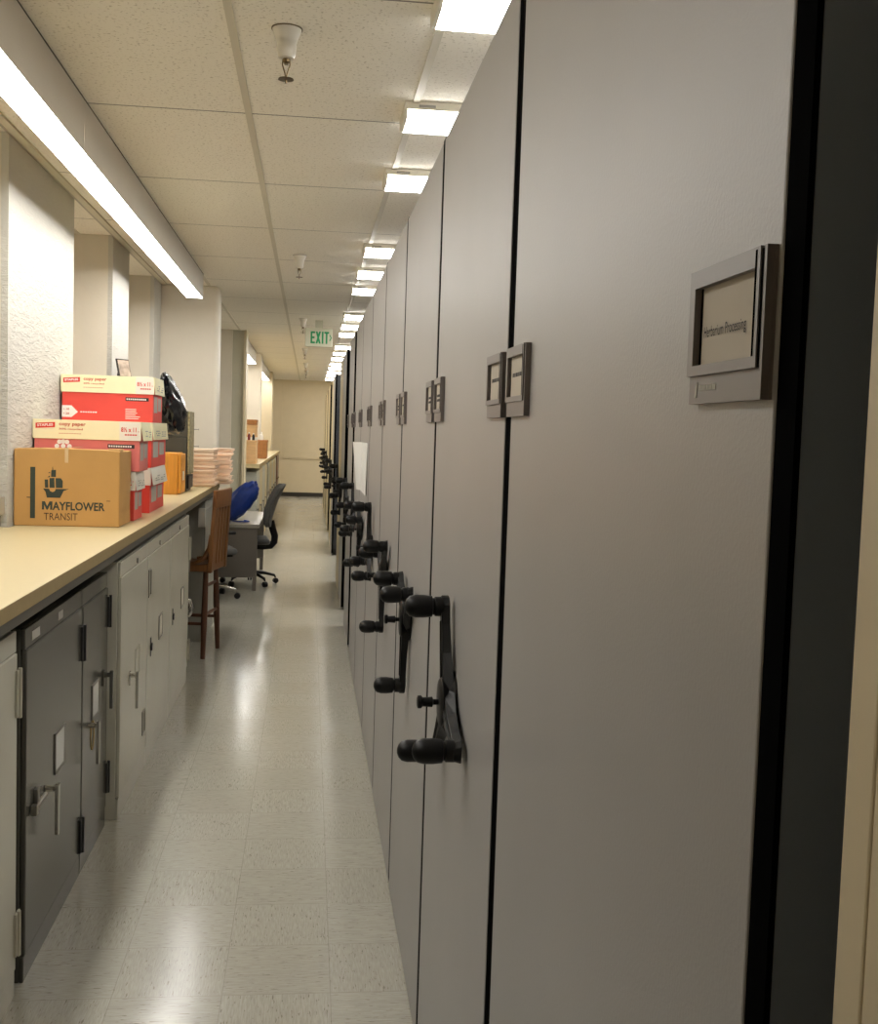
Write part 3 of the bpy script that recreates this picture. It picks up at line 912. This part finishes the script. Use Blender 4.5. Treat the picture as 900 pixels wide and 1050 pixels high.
def paper_case(loc, w, d, h, label, red='red', front=True, side=True, lh=.088, rz=0.0, white=False, tilt=.0):
    """lidded copy paper case; local origin at the front-left bottom corner"""
    t = thing('copy_paper_box', label, 'box', loc, rz, 'stacked copy paper boxes')
    e = .006
    bm = NB(); box(bm, e, w - e, e, d - e, 0, h - .004); c = obj('carton', bm, M[red], t, 0.003)
    bm = NB()
    # a lid hangs as four thin walls and a top; a slit at the corner lets the side wall flare a little
    box(bm, 0, w, 0, d, h - .004, h)
    box(bm, 0, w, 0, .0035, h - lh, h - .004); box(bm, 0, w, d - .0035, d, h - lh, h - .004)
    box(bm, 0, .0035, 0.004, d - .004, h - lh, h - .004)
    vs = box(bm, w - .0035, w, .004, d - .004, h - lh, h - .004)
    for v in vs:
        if v.co.z < h - .05: v.co.x += .008 + tilt
    l = obj('lid', bm, M['lid_white' if white else 'lid'], t, 0.0015)
    mf = face_mx((0, 0, 0), '-y')
    k = w / .48
    if front:
        bm = NB(); poly(bm, mf, [(.013 * k, h - .042), (.098 * k, h - .036), (.098 * k, h - .012), (.013 * k, h - .018)]); g = obj('logo', bm, M['red_print'], l)
        bm = NB(); add_text(bm, 'STAPLES', mf, .011, .07 * k, .03, at=(.02 * k, h - .0335), depth=.001, rot=.07); obj('lettering', bm, M['white_print'], l)
        bm = NB(); add_text(bm, 'copy paper', mf, .016, .118 * k, .025, at=(.116 * k, h - .026), depth=.0008); add_text(bm, '30% recycled', mf, .0085, .105 * k, .02, at=(.116 * k, h - .046), depth=.0008)
        xx = .116 * k
        for n in range(9):
            patch(bm, mf, xx, xx + .008 * k, h - .064, h - .0615, .0007); xx += .0112 * k
        obj('lettering', bm, M['rust_print'], l)
        bm = NB(); patch(bm, mf, w * .80, w - .003, h - lh + .001, h - .002); obj('print_patch', bm, M['lid_white'], l)
        bm = NB(); add_text(bm, '8\u00bd x 11', mf, .021, .068 * k, .028, at=(w * .815, h - .047), depth=.0012); patch(bm, mf, w * .972, w * .983, h - .047, h - .044, .001)
        xx = w * .85
        for n in range(5):
            patch(bm, mf, xx, xx + .009 * k, h - .064, h - .058, .001); xx += .0112 * k
        obj('lettering', bm, M['red_print'], l)
        mc = face_mx((0, e, 0), '-y')
        bm = NB()
        poly(bm, mc, [(e, .015), (.055 * k, .015), (.088 * k, .042), (.055 * k, .074), (e, .074)])
        xx = .1 * k
        for n in range(7):
            patch(bm, mc, xx, xx + .009 * k, .04, .046, .0006); xx += .0125 * k
        for n in range(6):
            patch(bm, mc, w * .69, w * .69 + (.03 + .05 * random.random()) * k, .015 + n * .0095, .018 + n * .0095, .0006)
        obj('print_patch', bm, M['white_print'], c)
        bm = NB()
        for yy in (.028, .05):
            add_text(bm, '• 10' if yy > .04 else '• 20', mc, .011, .03 * k, .02, at=(.014 * k, yy), depth=.0011)
        obj('lettering', bm, M['rust_print'], c)
        bm = NB(); patch(bm, mc, w * .69, w * .94, h - lh - .036, h - lh - .018, .0006); obj('print_bar', bm, M['ink'], c)
        bm = NB()
        xx = w * .70
        for n in range(10):
            patch(bm, mc, xx, xx + .007 * k, h - lh - .031, h - lh - .023, .001); xx += .0105 * k
        obj('lettering', bm, M['white_print'], c)
    if side:
        ms = face_mx((w - e, 0, 0), '+x')
        bm = NB(); patch(bm, ms, d * .12, d * .46, .05, h - lh - .01, .0005); patch(bm, ms, d * .54, d * .86, .06, h - lh - .015, .0005); obj('print_patch', bm, M['grey_print'], c)
        ml = face_mx((w + .0095 + tilt, 0, 0), '+x')
        for r0, zz in ((.12, h - .068), (.5, h - .072)):
            bm = NB()
            for n in range(3):
                xx = d * r0
                for q2 in range(5):
                    if random.random() < .75: patch(bm, ml, xx, xx + d * .045, zz + n * .011, zz + n * .011 + .0055, .0005)
                    xx += d * .06
            obj('lettering', bm, M['grey_print'], l)
    return t
HB = .2305
b1 = CT + .0005
paper_case((-1.258, 5.325, b1), .46, .27, HB, 'copy paper box at the bottom of the stack, just behind the brown moving box', white=True)
paper_case((-1.258, 5.84, b1), .46, .56, HB, 'bottom copy paper box at the back of the stack, beside the yellow wooden file box', white=True, front=False, tilt=.006)
BCASE = paper_case((-1.258, 5.315, b1 + HB + .001), .484, .29, HB, 'middle copy paper box with faded pink carton, right above the moving box', red='red_faded', tilt=.006)
bm = NB()
for u_, v_ in ((0, .022), (-.017, .020), (.017, .020), (-.028, .0), (0, .001), (.028, .0)):
    poly(bm, face_mx((0, .006, 0), '-y'), [(.135 + u_ + .0105 * math.cos(a * PI / 6), .109 + v_ + .0105 * math.sin(a * PI / 6)) for a in range(12)], .0007)
mark_mesh = obj('recycling_mark', bm, M['white_print'])
mark_mesh.parent = next(c for c in BCASE.children if c.name.startswith('carton'))
paper_case((-1.258, 5.84, b1 + HB + .001), .465, .58, HB, 'middle copy paper box at the back, directly under the topmost box', front=False)
paper_case((-1.254, 5.87, b1 + 2 * HB + .002), .463, .36, .230, 'topmost bright red copy paper box on the stack')

# small framed picture on the top box
t = thing('photo_frame', 'small dark framed photo leaning on top of the copy paper boxes', 'photo frame', (-.955, 6.02, b1 + 2 * HB + .2325), R(-35))
rot = Matrix.Rotation(R(-14), 4, 'Y')
bm = NB(); box(bm, -.012, -.004, -.045, .045, .001, .10, rot)
obj('frame', bm, M['ink'], t, 0.002)
bm = NB(); box(bm, -.004, -.002, -.038, .038, .008, .093, rot); obj('photo', bm, M['photo'], t)
bm = NB(); box(bm, -.03, -.026, -.012, .012, .001, .088, Matrix.Translation((-.026, 0, 0)) @ Matrix.Rotation(R(14), 4, 'Y')); obj('stand', bm, M['ink'], t)

# crumpled black bag
def blob(bm, c, rx, ry, rz, amp, freq, seed, sub=4, sharp=False):
    r = bmesh.ops.create_icosphere(bm, subdivisions=sub, radius=1.0)
    sv = Vector((seed * 3.1, seed * 1.7, seed * .9))
    for v in r['verts']:
        p = v.co.copy()
        n = noise.noise(p * freq + sv)
        n2 = noise.noise(p * freq * 2.7 + sv)
        k = 1 + amp * ((1 - 2 * abs(n)) if sharp else n) + amp * .45 * (1 - 2 * abs(n2))
        v.co = Vector((c[0] + p.x * rx * k, c[1] + p.y * ry * k, c[2] + p.z * rz * k))
    return r['verts']
bm = NB()
vs = blob(bm, (0, 0, .15), .075, .15, .16, .16, 2.6, 3, 4, True)
for v in vs:                       # narrows to a tied neck that leans onto the boxes
    h = (v.co.z) / .31
    v.co.x += -.055 * h * h - .008
    v.co.y += -.10 * h * h
    f = 1 - .55 * max(0, h - .35)
    v.co.x = v.co.x * f
    if v.co.z < .004: v.co.z = .004 + (v.co.z - .004) * .5; v.co.y += (.004 - v.co.z) * .5
o = obj('plastic_bag', bm, M['black_gloss'], smooth=True)
o.location = (-.772, 6.60, 1.565)
tag(o, 'crumpled black plastic bag slumped behind the topmost copy paper box', 'bag')

# yellow wooden file box and olive file box
t = thing('file_box', 'yellow wooden file box between the copy paper boxes and the olive one', 'file box', (-.965, 7.50, CT + .0005))
bm = NB(); box(bm, 0, .112, 0, .28, 0, .272); obj('case', bm, M['wood_yellow'], t, 0.004)
bm = NB(); box(bm, .1125, .132, .006, .274, .006, .266); obj('front_board', bm, M['wood_yellow'], t, 0.004)
bm = NB(); box(bm, .1322, .136, .10, .17, .09, .15); obj('label_plate', bm, M['lid_white'], t, 0.001)
t = thing('file_box', 'tall dark olive file box with marbled spine, between yellow box and folders', 'file box', (-.99, 7.86, CT + .0005))
bm = NB(); box(bm, 0, .155, 0, .30, 0, .375); obj('lower_case', bm, M['olive_box'], t, 0.003)
bm = NB(); box(bm, -.003, .158, -.003, .303, .377, .555); obj('lid', bm, M['olive_box'], t, 0.003)
bm = NB(); box(bm, .1585, .172, .0, .30, .12, .552); obj('spine', bm, M['olive_spine'], t, 0.003)
bm = NB(); box(bm, .1552, .170, .01, .29, .02, .112); obj('spine_base', bm, M['hinge_black'], t, 0.003)
bm = NB()
for zz in (.43, .31): lathe(bm, (.172, .28, zz), (1, 0, 0), [(0, .004), (.03, .003), (.032, .006), (.036, .006)], 8)
obj('pull_pin', bm, M['steel'], t)

# peach folder bundles, two stacks
def bundle(loc, w, d, h, rz, label, group):
    t = thing('folder_bundle', label, 'folders', loc, rz, group)
    bm = NB()
    n = 1
    for k in range(n):
        a, b = h * k / n, h * (k + 1) / n - .0015
        i0, i1 = random.uniform(.012, .020), random.uniform(0, .004)
        ox, oy = random.uniform(-.006, .006), random.uniform(-.006, .006)
        lo = [bm.verts.new((ox + sx * (w / 2 - i0), oy + sy * (d / 2 - i0), a)) for sx, sy in ((-1, -1), (1, -1), (1, 1), (-1, 1))]
        mi = [bm.verts.new((ox + sx * (w / 2 - i1), oy + sy * (d / 2 - i1), a + (b - a) * .55)) for sx, sy in ((-1, -1), (1, -1), (1, 1), (-1, 1))]
        hi = [bm.verts.new((ox + sx * (w / 2 - i1 - .002), oy + sy * (d / 2 - i1 - .002), b)) for sx, sy in ((-1, -1), (1, -1), (1, 1), (-1, 1))]
        skin(bm, [lo, mi, hi])
    obj('folders', bm, M['folder_edge'], t)
    bm = NB(); box(bm, -w / 2 + .002, w / 2 + .003, -d / 2 - .003, d / 2 + .003, h, h + .002)
    obj('cover', bm, M['folder'], t)
    return t
NS = 9
for s, (x, y, w, nm) in enumerate(((-.80, 8.72, .205, 'left'), (-.685, 9.12, .15, 'right'))):
    z = CT + .0005
    hs = [random.uniform(.026, .040) for k in range(NS)]
    kk = .283 / (sum(hs) + NS * .003)
    for k in range(NS):
        h = hs[k] * kk
        up = NS - k
        pos = 'topmost' if up == 1 else ('bottom' if k == 0 else ORD[up] + ' from the top')
        extra = ' in the taller left stack' if False else (' in the wider left stack' if s == 0 else ' in the narrower right stack')
        bundle((x + random.uniform(-.014, .014), y + random.uniform(-.012, .012), z), w, .30 if s == 0 else .22, h, R(random.uniform(-4, 4)),
               'peach paper folder bundle, ' + pos + extra, 'peach folder bundles in the %s stack' % nm)
        z += h + .0028

# ------------------------------------------------------------------ wooden bar chair
t = thing('bar_stool', 'tall honey oak bar chair with slatted back, pulled up to the counter', 'chair', (-.795, 8.0, 0), R(-10))
bm = NB()
box(bm, -.19, .18, -.20, .20, .605, .65)
bmesh.ops.subdivide_edges(bm, edges=bm.edges[:], cuts=6, use_grid_fill=True)
for v in bm.verts:
    if v.co.z > .64:
        v.co.z += .02 * (v.co.x / .19) ** 2 * (1 if v.co.x > 0 else .3) - .012 * (1 - (v.co.y / .2) ** 2)
obj('seat', bm, M['oak'], t, 0.006)
for s in (-1, 1):   # curved rail that rises from seat to back on both sides
    bm = NB()
    tube(bm, [(-.02, s * .185, .65), (.07, s * .187, .662), (.13, s * .19, .70), (.165, s * .19, .77), (.18, s * .19, .86)], .016, 8)
    obj('side_rail', bm, M['oak'], t, smooth=True)
lean = lambda z: .175 + .03 * (z - .65) / .5
for s in (-1, 1):
    bm = NB()
    prism(bm, [(lean(.60) - .016, .60), (lean(.60) + .016, .60), (lean(1.13) + .012, 1.13), (lean(1.13) - .012, 1.13)], s * .19 - .022, s * .19 + .022, 'y')
    obj('back_post', bm, M['oak'], t, 0.005)
for k in range(4):
    bm = NB(); y = -.117 + .078 * k
    prism(bm, [(lean(.645) - .008, .645), (lean(.645) + .008, .645), (lean(1.06) + .008, 1.06), (lean(1.06) - .008, 1.06)], y - .029, y + .029, 'y')
    obj('back_slat', bm, M['oak'], t, 0.003)
bm = NB()
n = 10
secs = []
for k in range(n + 1):
    y = -.212 + .424 * k / n
    c = .012 * (1 - (y / .212) ** 2)
    top = 1.17 + .0 * c
    x0 = lean(1.05) + c
    x1 = lean(1.17) + c
    secs.append([bm.verts.new((x0 - .014, y, 1.045)), bm.verts.new((x0 + .014, y, 1.045)), bm.verts.new((x1 + .014, y, top)), bm.verts.new((x1 - .014, y, top))])
skin(bm, secs)
obj('top_rail', bm, M['oak'], t, 0.006)
legs = {}
for sx in (-1, 1):
    for sy in (-1, 1):
        bm = NB()
        a, b2 = Vector((sx * .13, sy * .13, .605)), Vector((.135 if sx > 0 else -.185, sy * .20, .0005))
        tube(bm, [a, a.lerp(b2, .3), a.lerp(b2, .6), b2], [.017, .021, .022, .016], 12)
        obj('leg', bm, M['oak_dark'], t, smooth=True)
def legp(sx, sy, z):
    f = (.605 - z) / .605
    return Vector((sx * (.13 + (.005 if sx > 0 else .055) * f), sy * (.13 + .07 * f), z))
for a, b2, z in (((1, -1), (1, 1), .30), ((-1, -1), (-1, 1), .30), ((-1, -1), (1, -1), .24), ((-1, 1), (1, 1), .24), ((1, -1), (1, 1), .5)):
    bm = NB(); tube(bm, [legp(*a, z), legp(*a, z).lerp(legp(*b2, z), .5), legp(*b2, z)], [.010, .013, .010], 10); obj('stretcher', bm, M['oak_dark'], t, smooth=True)

# ------------------------------------------------------------------ desk, task chairs, blue bag
t = thing('desk', 'low grey steel desk beyond the bar chair, blue bag on top', 'desk', (-.74, 11.12, 0))
dx0, dx1, dl, dh = -.38, .262, 1.75, .66
bm = NB(); box(bm, dx0, dx1 + .012, -.02, dl, dh - .038, dh); obj('top', bm, M['desk_top'], t, 0.006)
bm = NB(); box(bm, dx0 + .01, dx1 - .01, 0, .02, .13, dh - .039); obj('end_panel', bm, M['desk'], t, 0.004)
bm = NB(); box(bm, dx0 + .01, dx1 - .01, dl - .06, dl - .04, .13, dh - .039); obj('end_panel', bm, M['desk'], t, 0.004)
bm = NB(); box(bm, dx0 + .01, dx0 + .03, .021, dl - .061, .2, dh - .039); obj('back_panel', bm, M['desk'], t, 0.003)
for x in (dx0 + .03, dx1 - .05):
    for y in (.0, dl - .07):
        bm = NB(); box(bm, x, x + .038, y - .002, y + .036, .0005, .14); obj('leg', bm, M['desk'], t, 0.004)

def task_chair(loc, rz, label, arms=False, base='black'):
    t = thing('office_chair', label, 'chair', loc, rz, 'office chairs at the grey desk')
    # faces local -X; back at +X
    bm = NB(); box(bm, -.24, .20, -.23, .23, .425, .485)
    o = obj('seat', bm, M['fabric'], t, 0.03, seg=4)
    bm = NB(); box(bm, -.2, .16, -.19, .19, .405, .424); obj('seat_pan', bm, M['black'], t, 0.006)
    # backrest: curved padded shell leaning back
    prof = [(.19, .60), (.195, .66), (.22, .76), (.26, .88), (.315, 1.0), (.335, 1.04)]
    hw = [.13, .18, .205, .205, .18, .12]
    for nm, m, o1, o2 in (('backrest', M['fabric'], -.025, .012), ('back_shell', M['fabric'], .0125, .026)):
        bm = NB()
        rings = []
        for (x, z), w in zip(prof, hw):
            r = []
            for k in range(9):
                y = -w + 2 * w * k / 8
                c = -.05 * (abs(y) / .205) ** 2
                r.append((x + c, y, z))
            front = [bm.verts.new((a + o1, b, c)) for a, b, c in r]
            back = [bm.verts.new((a + o2, b, c)) for a, b, c in reversed(r)]
            rings.append(front + back)
        skin(bm, rings)
        obj(nm, bm, m, t, 0.008, smooth=True, seg=3)
    bm = NB(); tube(bm, [(.02, 0, .40), (.14, 0, .392), (.215, 0, .40), (.25, 0, .44), (.255, 0, .50), (.23, 0, .58), (.212, 0, .66)], .017, 8, .035); obj('back_stem', bm, M['black'], t, smooth=True)
    bm = NB(); lathe(bm, (0, 0, .10), (0, 0, 1), [(0, .035), (.05, .03), (.06, .022), (.2, .022), (.21, .05), (.305, .06)], 16); obj('column', bm, M['black'], t, smooth=True)
    for k in range(5):
        a = 2 * PI * k / 5 + .25
        d = Vector((math.cos(a), math.sin(a), 0))
        bm = NB(); tube(bm, [d * .02 + Vector((0, 0, .125)), d * .15 + Vector((0, 0, .115)), d * .27 + Vector((0, 0, .085)), d * .285 + Vector((0, 0, .062))], [.022, .018, .014, .008], 10)
        l = obj('base_arm', bm, M[base], t, smooth=True)
        bm = NB(); side = Vector((-d.y, d.x, 0))
        for s in (-1, 1):
            lathe(bm, d * .285 + Vector((0, 0, .0285)) + side * (s * .004), side * s, [(0, .028), (.014, .028), (.018, .022)], 14)
        obj('caster', bm, M['black'], l, smooth=True)
    if arms:
        for s in (-1, 1):
            bm = NB(); tube(bm, [(.10, s * .2, .415), (.10, s * .29, .42), (.10, s * .305, .5), (.07, s * .305, .60), (-.02, s * .30, .625)], .014, 8); obj('arm_post', bm, M['chrome'], t, smooth=True)
            bm = NB(); box(bm, -.2, .12, s * .30 - .032, s * .30 + .032, .625, .655); obj('armrest', bm, M['black'], t, 0.012)
    return t
task_chair((-.585, 11.62, 0), R(5), 'grey fabric office chair with black base, tucked against the desk side')
task_chair((-.92, 10.62, 0), R(195), 'office chair mostly hidden behind the bar chair, chrome legs showing', arms=True, base='chrome')

bm = NB()
vs = blob(bm, (0, 0, 0), .105, .12, .215, .13, 1.9, 5, 4, True)
mr = Matrix.Rotation(R(38), 4, 'Y')
for v in vs:
    v.co = mr @ v.co
zmin = min(v.co.z for v in vs)
for v in vs:
    v.co.z -= zmin
    if v.co.z < .02: v.co.z = max(.0005, v.co.z * .4)
t = thing('tote_bag', 'bright blue nylon bag slumped on the low grey desk', 'bag', (-.675, 11.55, .6605))
obj('body', bm, M['blue'], t, smooth=True)
bm = NB(); tube(bm, [(-.08, -.13, .006), (-.02, -.2, .006), (.06, -.21, .006), (.09, -.17, .006), (.04, -.12, .012)], .006, 8); obj('strap', bm, M['blue'], t, smooth=True)

# ------------------------------------------------------------------ far counter with cartons
t = thing('counter', 'beige counter far down the left wall carrying tan cartons', 'counter', (-.62, 14.35, 0))
bm = NB(); box(bm, -.12, -.001, 0, 9.95, CT - .05, CT); box(bm, -1.1, -.12, 0, 3.6, CT - .05, CT); box(bm, -1.1, -.12, 4.1, 9.2, CT - .05, CT)
obj('worktop', bm, M['counter'], t)
bm = NB(); box(bm, -.0005, .002, 0, 9.95, CT - .05, CT - .0004); obj('edge_band', bm, M['counter_edge'], t)
ys = [14.45, 15.35, 16.25, 17.15, 18.45, 19.3, 20.2, 21.1, 22.0]
for i, y in enumerate(ys):
    lab = 'cream metal cabinet under the far counter, %s along from the grey pier' % ORD[i + 1]
    y1 = (ys + [22.9])[i + 1] - .01
    if i == 3: y1 = 17.95
    c, d, L = cabinet(-.655, y, y1, 1.05, M['panel_cream'] if i % 2 else M['cab_grey'], lab, group='cabinets under the far counter', depth=.1 if i == 4 else .45)
    lever_handle(d, .12, .55, M['steel'], .025, .1)
t = thing('wooden_cabinet', 'red-brown wooden cabinet at the end of the far counter', 'cabinet', (-.64, 22.95, 0))
bm = NB(); box(bm, -.11, -.02, 0, 1.3, .0005, 1.09); obj('body', bm, M['oak_dark'], t, 0.004)
for a in (.02, .67):
    bm = NB(); box(bm, -.0195, 0, a, a + .61, .08, 1.06); dd = obj('door', bm, M['oak_dark'], t, 0.004)
    bm = NB(); lathe(bm, (.0, a + .1, .6), (1, 0, 0), [(0, .012), (.02, .016), (.025, .01)], 10); obj('knob', bm, M['bronze'], dd, smooth=True)

def carton(loc, w, d, h, m, label, lidm=None, lh=.04):
    t = thing('carton', label, 'box', loc, 0, 'cartons on the far counter')
    bm = NB(); box(bm, 0, w, 0, d, 0, h - .003); obj('body', bm, m, t, 0.004)
    bm = NB(); box(bm, -.004, w + .004, -.004, d + .004, h - lh, h); obj('lid', bm, lidm or m, t, 0.003)
    return t
carton((-.86, 14.45, CT + .0005), .19, .40, .30, M['tan_box'], 'tan striped carton at the near end of the far counter', M['tan_box'])
carton((-.93, 15.5, CT + .0005), .21, .38, .33, M['white_plastic'], 'white plastic crate on the far counter behind the tan striped carton')
carton((-.92, 15.5, CT + .3315), .20, .36, .17, M['tan_box'], 'tan carton stacked on the white crate')
carton((-.95, 15.48, CT + .5025), .23, .38, .07, M['brown_box'], 'flat brown carton at the very top of the far stack')
carton((-.80, 17.2, CT + .0005), .16, .45, .28, M['brown_box'], 'dark brown woven carton farther along the far counter')
def bottle(loc, r, h, m, label):
    t = thing('bottle', label, 'bottle', loc, 0, 'bottles on the far cartons')
    bm = NB(); lathe(bm, (0, 0, 0), (0, 0, 1), [(0, r), (h * .62, r), (h * .75, r * .5), (h * .85, r * .45)], 14); obj('body', bm, m, t, smooth=True)
    bm = NB(); lathe(bm, (0, 0, h * .85), (0, 0, 1), [(0, r * .55), (h * .15, r * .55)], 12); obj('cap', bm, M['white_plastic'], t, smooth=True)
bottle((-.77, 14.6, CT + .301), .018, .10, M['dark_red'], 'small dark red bottle on top of the tan striped carton')
bottle((-.715, 14.62, CT + .301), .018, .09, M['hinge_black'], 'small black bottle on top of the tan striped carton')
bottle((-.73, 17.3, CT + .281), .03, .12, M['white_plastic'], 'white jar on top of the dark brown woven carton')

# ------------------------------------------------------------------ light, camera, view
w = bpy.data.worlds.new('World')
bpy.context.scene.world = w
w.use_nodes = True
w.node_tree.nodes['Background'].inputs['Color'].default_value = (0, 0, 0, 1)

F = 1148.0
p, yw, rl = 0.069, 0.117, 0.032
fw = Vector((math.sin(yw), math.cos(yw), 0)); rt = Vector((math.cos(yw), -math.sin(yw), 0)); up = Vector((0, 0, 1))
f2 = fw * math.cos(p) - up * math.sin(p)
u2 = up * math.cos(p) + fw * math.sin(p)
r3 = rt * math.cos(rl) + u2 * math.sin(rl)
u3 = u2 * math.cos(rl) - rt * math.sin(rl)
cam = bpy.data.cameras.new('camera')
co = bpy.data.objects.new('camera', cam)
C.objects.link(co)
mw = Matrix((( r3.x, u3.x, -f2.x, 0), (r3.y, u3.y, -f2.y, 0), (r3.z, u3.z, -f2.z, 1.599), (0, 0, 0, 1)))
co.matrix_world = mw
cam.sensor_fit = 'HORIZONTAL'
cam.sensor_width = 36
cam.lens = 36 * F / 900
cam.clip_start = 0.02
bpy.context.scene.camera = co
vs_ = bpy.context.scene.view_settings
vs_.view_transform = 'Standard'
vs_.look = 'None'
vs_.gamma = 1.0
vs_.use_curve_mapping = False
vs_.exposure = 0.18
bpy.context.scene.cycles.max_bounces = 10
bpy.context.scene.cycles.diffuse_bounces = 6
bpy.context.scene.cycles.sample_clamp_indirect = 6
bpy.context.scene.cycles.use_denoising = True
